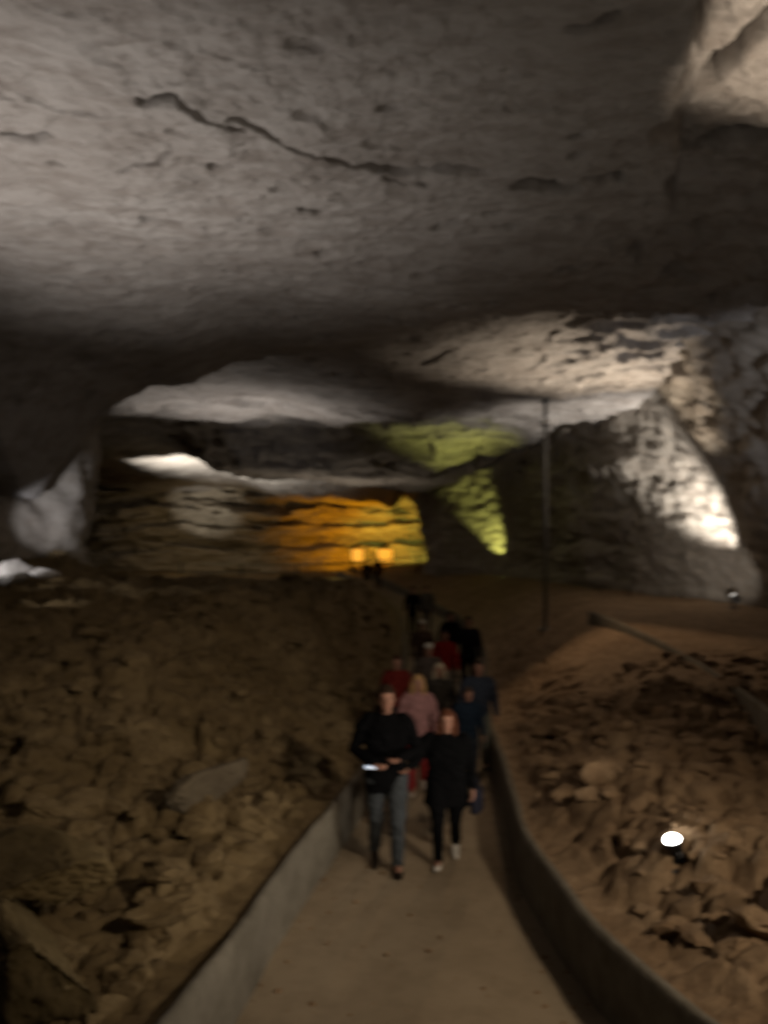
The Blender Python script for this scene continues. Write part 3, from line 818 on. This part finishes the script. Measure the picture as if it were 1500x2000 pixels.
    # ---- shoes
    for sd in (-1, 1):
        hip, knee, ank, tu = legj[sd]
        b = ank + Vector((0, 0, -.05))
        V, F = join(tube([b + Vector((0, .05, 0)), b + Vector((0, -.04, .0)), b + Vector((0, -.13, -.008 + tu * .8)), b + Vector((sd * .008, -.18, -.012 + tu)), ], [.042, .046, .043, .030], 12))
        remeshed('shoe', (V, F), max(voxel, .009), cloth(shoe, .6), body, 2)
    # ---- hair / cap
    hp = [([tuple(H(v)) for v in ellipsoid((0, .006, .038), (.088, .110, .102), 18, 12)[0]], ellipsoid((0, .006, .038), (.088, .110, .102), 18, 12)[1])]
    if long_hair:
        for sx, yy, ln in ((-.075, -.02, .26), (.075, -.02, .26), (-.05, .07, .32), (0, .085, .34), (.05, .07, .32), (-.085, .03, .30), (.085, .03, .30)):
            hp.append(([tuple(H(v)) for v in tube([(sx * .8, yy, .05), (sx * 1.08, yy + .01, -.06), (sx * 1.25, yy + .015, -ln)], [.034, .036, .018], 10)[0]], tube([(sx * .8, yy, .05), (sx * 1.08, yy + .01, -.06), (sx * 1.25, yy + .015, -ln)], [.034, .036, .018], 10)[1]))
    hv, hf = join(*hp)
    # keep the face clear: pull hair in front of the hairline back inside the skull
    hv2 = []
    inv = hs.inverted()
    for v in hv:
        l = inv @ (Vector(v) - head)
        if l.y < -.035 and l.z < .06 and abs(l.x) < .062: l.y = -.035
        hv2.append(tuple(hs @ l + head))
    remeshed('hair', (hv2, hf), .010, cloth(hair, .6), body, 2)
    if cap:
        V, F = join(ellipsoid((0, .012, .075), (.092, .108, .068), 18, 10), ellipsoid((0, -.11, .062), (.066, .07, .010), 14, 6))
        mesh_obj('cap', [tuple(H(v)) for v in V], F, cloth(cap), body)
    if backpack:
        V, F = loft([(0, .19 - lean, 1.0, .12, .06), (0, .20 - lean, 1.04, .15, .09), (0, .20 - lean, 1.3, .15, .09), (0, .18 - lean, 1.42, .10, .05)])
        bp = remeshed('backpack', (V, F), .014, cloth(backpack), None, 3)
        tag(bp, 'dark backpack worn by the walker in ' + label.split(' in ')[-1][:30].rsplit(' ', 1)[0], 'backpack')
        bp.location = (x, y, z0); bp.rotation_euler = (0, 0, R(yaw)); bp.scale = (s, s, s)
    body.location = (x, y, z0); body.rotation_euler = (0, 0, R(yaw)); body.scale = (s, s, s)
    return body

BLACK = (.004, .004, .0045)
# man in front, left
person('man in black hooded jacket and blue jeans looking at the glowing phone in his hand', .02, 7.66, 1.86, 4, BLACK, (.045, .05, .055), (.03, .018, .012), (.02, .015, .012),
       stride=.14, lead=1, arms={-1: ((-.31, -.02, 1.15), (-.13, -.27, 1.08)), 1: ((.30, -.03, 1.14), (.10, -.26, 1.12))}, hem=.76, hood=True, build=1.12, voxel=.008, look=4)
# woman in front, right
person('woman in long black coat and white sneakers beside the man with the phone', .66, 7.85, 1.58, -6, BLACK, BLACK, (.09, .035, .02), (.55, .52, .48),
       stride=.20, lead=-1, arms={-1: ((-.33, -.08, 1.20), (-.44, -.28, 1.14)), 1: ((.29, .03, 1.13), (.30, -.08, .88))}, hem=.66, long_hair=True, build=1.32, voxel=.008, skirt_w=.03)
person('blond girl in pink sweater and red trousers walking between the front couple', .47, 10.4, 1.62, 0, (.27, .14, .14), (.24, .03, .03), (.36, .22, .10), (.5, .42, .36), stride=.16, lead=-1, long_hair=True)
person('man in navy jacket and grey trousers by the right low wall', 1.50, 11.9, 1.70, 2, (.035, .042, .06), (.13, .13, .11), (.03, .02, .015), (.05, .05, .05), stride=.12, build=1.12)
person('hunched child in dark blue coat in front of the man in navy', 1.22, 11.0, 1.38, 10, (.014, .022, .036), (.02, .03, .045), (.05, .03, .02), (.03, .03, .03), stride=.1, build=1.15, lean=.06, coat=True)
person('walker in light beige scarf and dark coat beside the pink sweater', .92, 12.4, 1.60, -8, (.04, .035, .03), (.03, .03, .03), (.4, .33, .24), (.03, .03, .03), stride=.12, long_hair=True)
person('walker in dark red top behind the man with the phone', .22, 12.9, 1.66, 6, (.13, .018, .014), (.04, .03, .03), (.05, .02, .015), (.04, .04, .04), stride=.15)
person('walker in grey hoodie and pale cap behind the pink sweater', .85, 14.2, 1.68, 0, (.11, .09, .08), (.05, .05, .05), (.05, .03, .02), (.04, .04, .04), stride=.2, cap=(.5, .47, .42))
person('walker in bright red shirt farther down the walkway', 1.33, 16.4, 1.66, 0, (.28, .02, .015), (.22, .19, .15), (.04, .02, .015), (.06, .05, .05), stride=.15)
person('tall walker in black with black trousers by the right low wall', 1.98, 17.6, 1.84, 0, (.012, .012, .014), BLACK, (.02, .015, .012), (.02, .02, .02), stride=.2, build=1.1)
person('walker in brown fleece and white cap in the middle of the group', .92, 18.0, 1.70, 0, (.09, .06, .045), (.05, .045, .04), (.04, .03, .02), (.04, .04, .04), stride=.15, cap=(.5, .47, .42), build=1.1)
person('dark haired walker in black hoodie behind the red shirt', 1.72, 19.3, 1.78, 0, BLACK, (.03, .03, .03), (.008, .006, .005), (.02, .02, .02), stride=.2, hood=True)
person('walker in black at the head of the far stragglers', 1.05, 27.5, 1.78, 0, BLACK, BLACK, (.01, .01, .01), (.02, .02, .02), stride=.2)
person('far walker in grey jacket near the dark wall', 1.62, 28.5, 1.72, 0, (.10, .09, .075), (.06, .05, .045), (.04, .03, .02), (.04, .04, .04), stride=.15)
person('farthest person silhouetted against the orange panels', -.35, 42, 1.75, 0, BLACK, BLACK, (.01, .008, .006), (.02, .02, .02), stride=.1, hood=True)
person('farthest person in dark coat left of the orange panels', -.95, 41.5, 1.68, 0, (.015, .013, .01), BLACK, (.01, .008, .006), (.02, .02, .02), stride=.1, coat=True)

# phone in the man's hand
root = bpy.data.objects.new('phone', None); COL.objects.link(root)
root.location = (-.115, 7.30, 1.25); root.rotation_euler = (R(5), R(4), R(8))
tag(root, 'phone with bright white screen held flat by the man in black', 'phone')
mesh_obj('case', *box((0, 0, 0), (.16, .085, .010), bev=.004), M_DARKMETAL, root)
mesh_obj('screen', *box((0, 0, .007), (.148, .075, .003)), emit('phone_screen', (.75, .85, 1), .8), root)

# shoulder bag on the woman's side
root = bpy.data.objects.new('shoulder_bag', None); COL.objects.link(root)
root.location = (.98, 7.9, .74); root.rotation_euler = (0, 0, R(70))
tag(root, 'dark shoulder bag hanging at the side of the woman in black coat', 'bag')
V, F = loft([(0, 0, -.13, .13, .05), (0, 0, -.10, .15, .065), (0, 0, .05, .14, .06), (0, 0, .12, .12, .035)])
remeshed('pouch', (V, F), .012, cloth((.02, .02, .03)), root, 3)
mesh_obj('strap', *tube([(-.11, 0, .10), (-.06, .08, .38), (0, .13, .53), (.06, .08, .38), (.11, 0, .10)], .012, 8), cloth((.02, .02, .03)), root)

# ------------------------------------------------------------------ world, camera, render
w = bpy.data.worlds.new('World'); scene.world = w; w.use_nodes = True
bg = w.node_tree.nodes['Background']; bg.inputs['Color'].default_value = (.5, .42, .34, 1); bg.inputs['Strength'].default_value = .004
cam = bpy.data.cameras.new('camera'); co = bpy.data.objects.new('camera', cam); COL.objects.link(co)
co.location = (0, 0, CAM_Z); co.rotation_euler = (R(90), 0, 0)
cam.sensor_fit = 'VERTICAL'; cam.sensor_height = 36; cam.sensor_width = 27; cam.lens = 36 * 1460 / 2000
cam.shift_y = 50 / 2000
cam.clip_end = 500
cam.dof.use_dof = True; cam.dof.focus_distance = 1.0; cam.dof.aperture_fstop = 4.2; cam.dof.aperture_ratio = .5
scene.camera = co
scene.view_settings.view_transform = 'Standard'; scene.view_settings.look = 'None'
scene.view_settings.exposure = 0; scene.view_settings.gamma = 1
scene.render.engine = 'CYCLES'
scene.cycles.use_denoising = True; scene.cycles.use_adaptive_sampling = True; scene.cycles.adaptive_threshold = .02
scene.cycles.max_bounces = 5; scene.cycles.diffuse_bounces = 3
scene.cycles.sample_clamp_indirect = 4
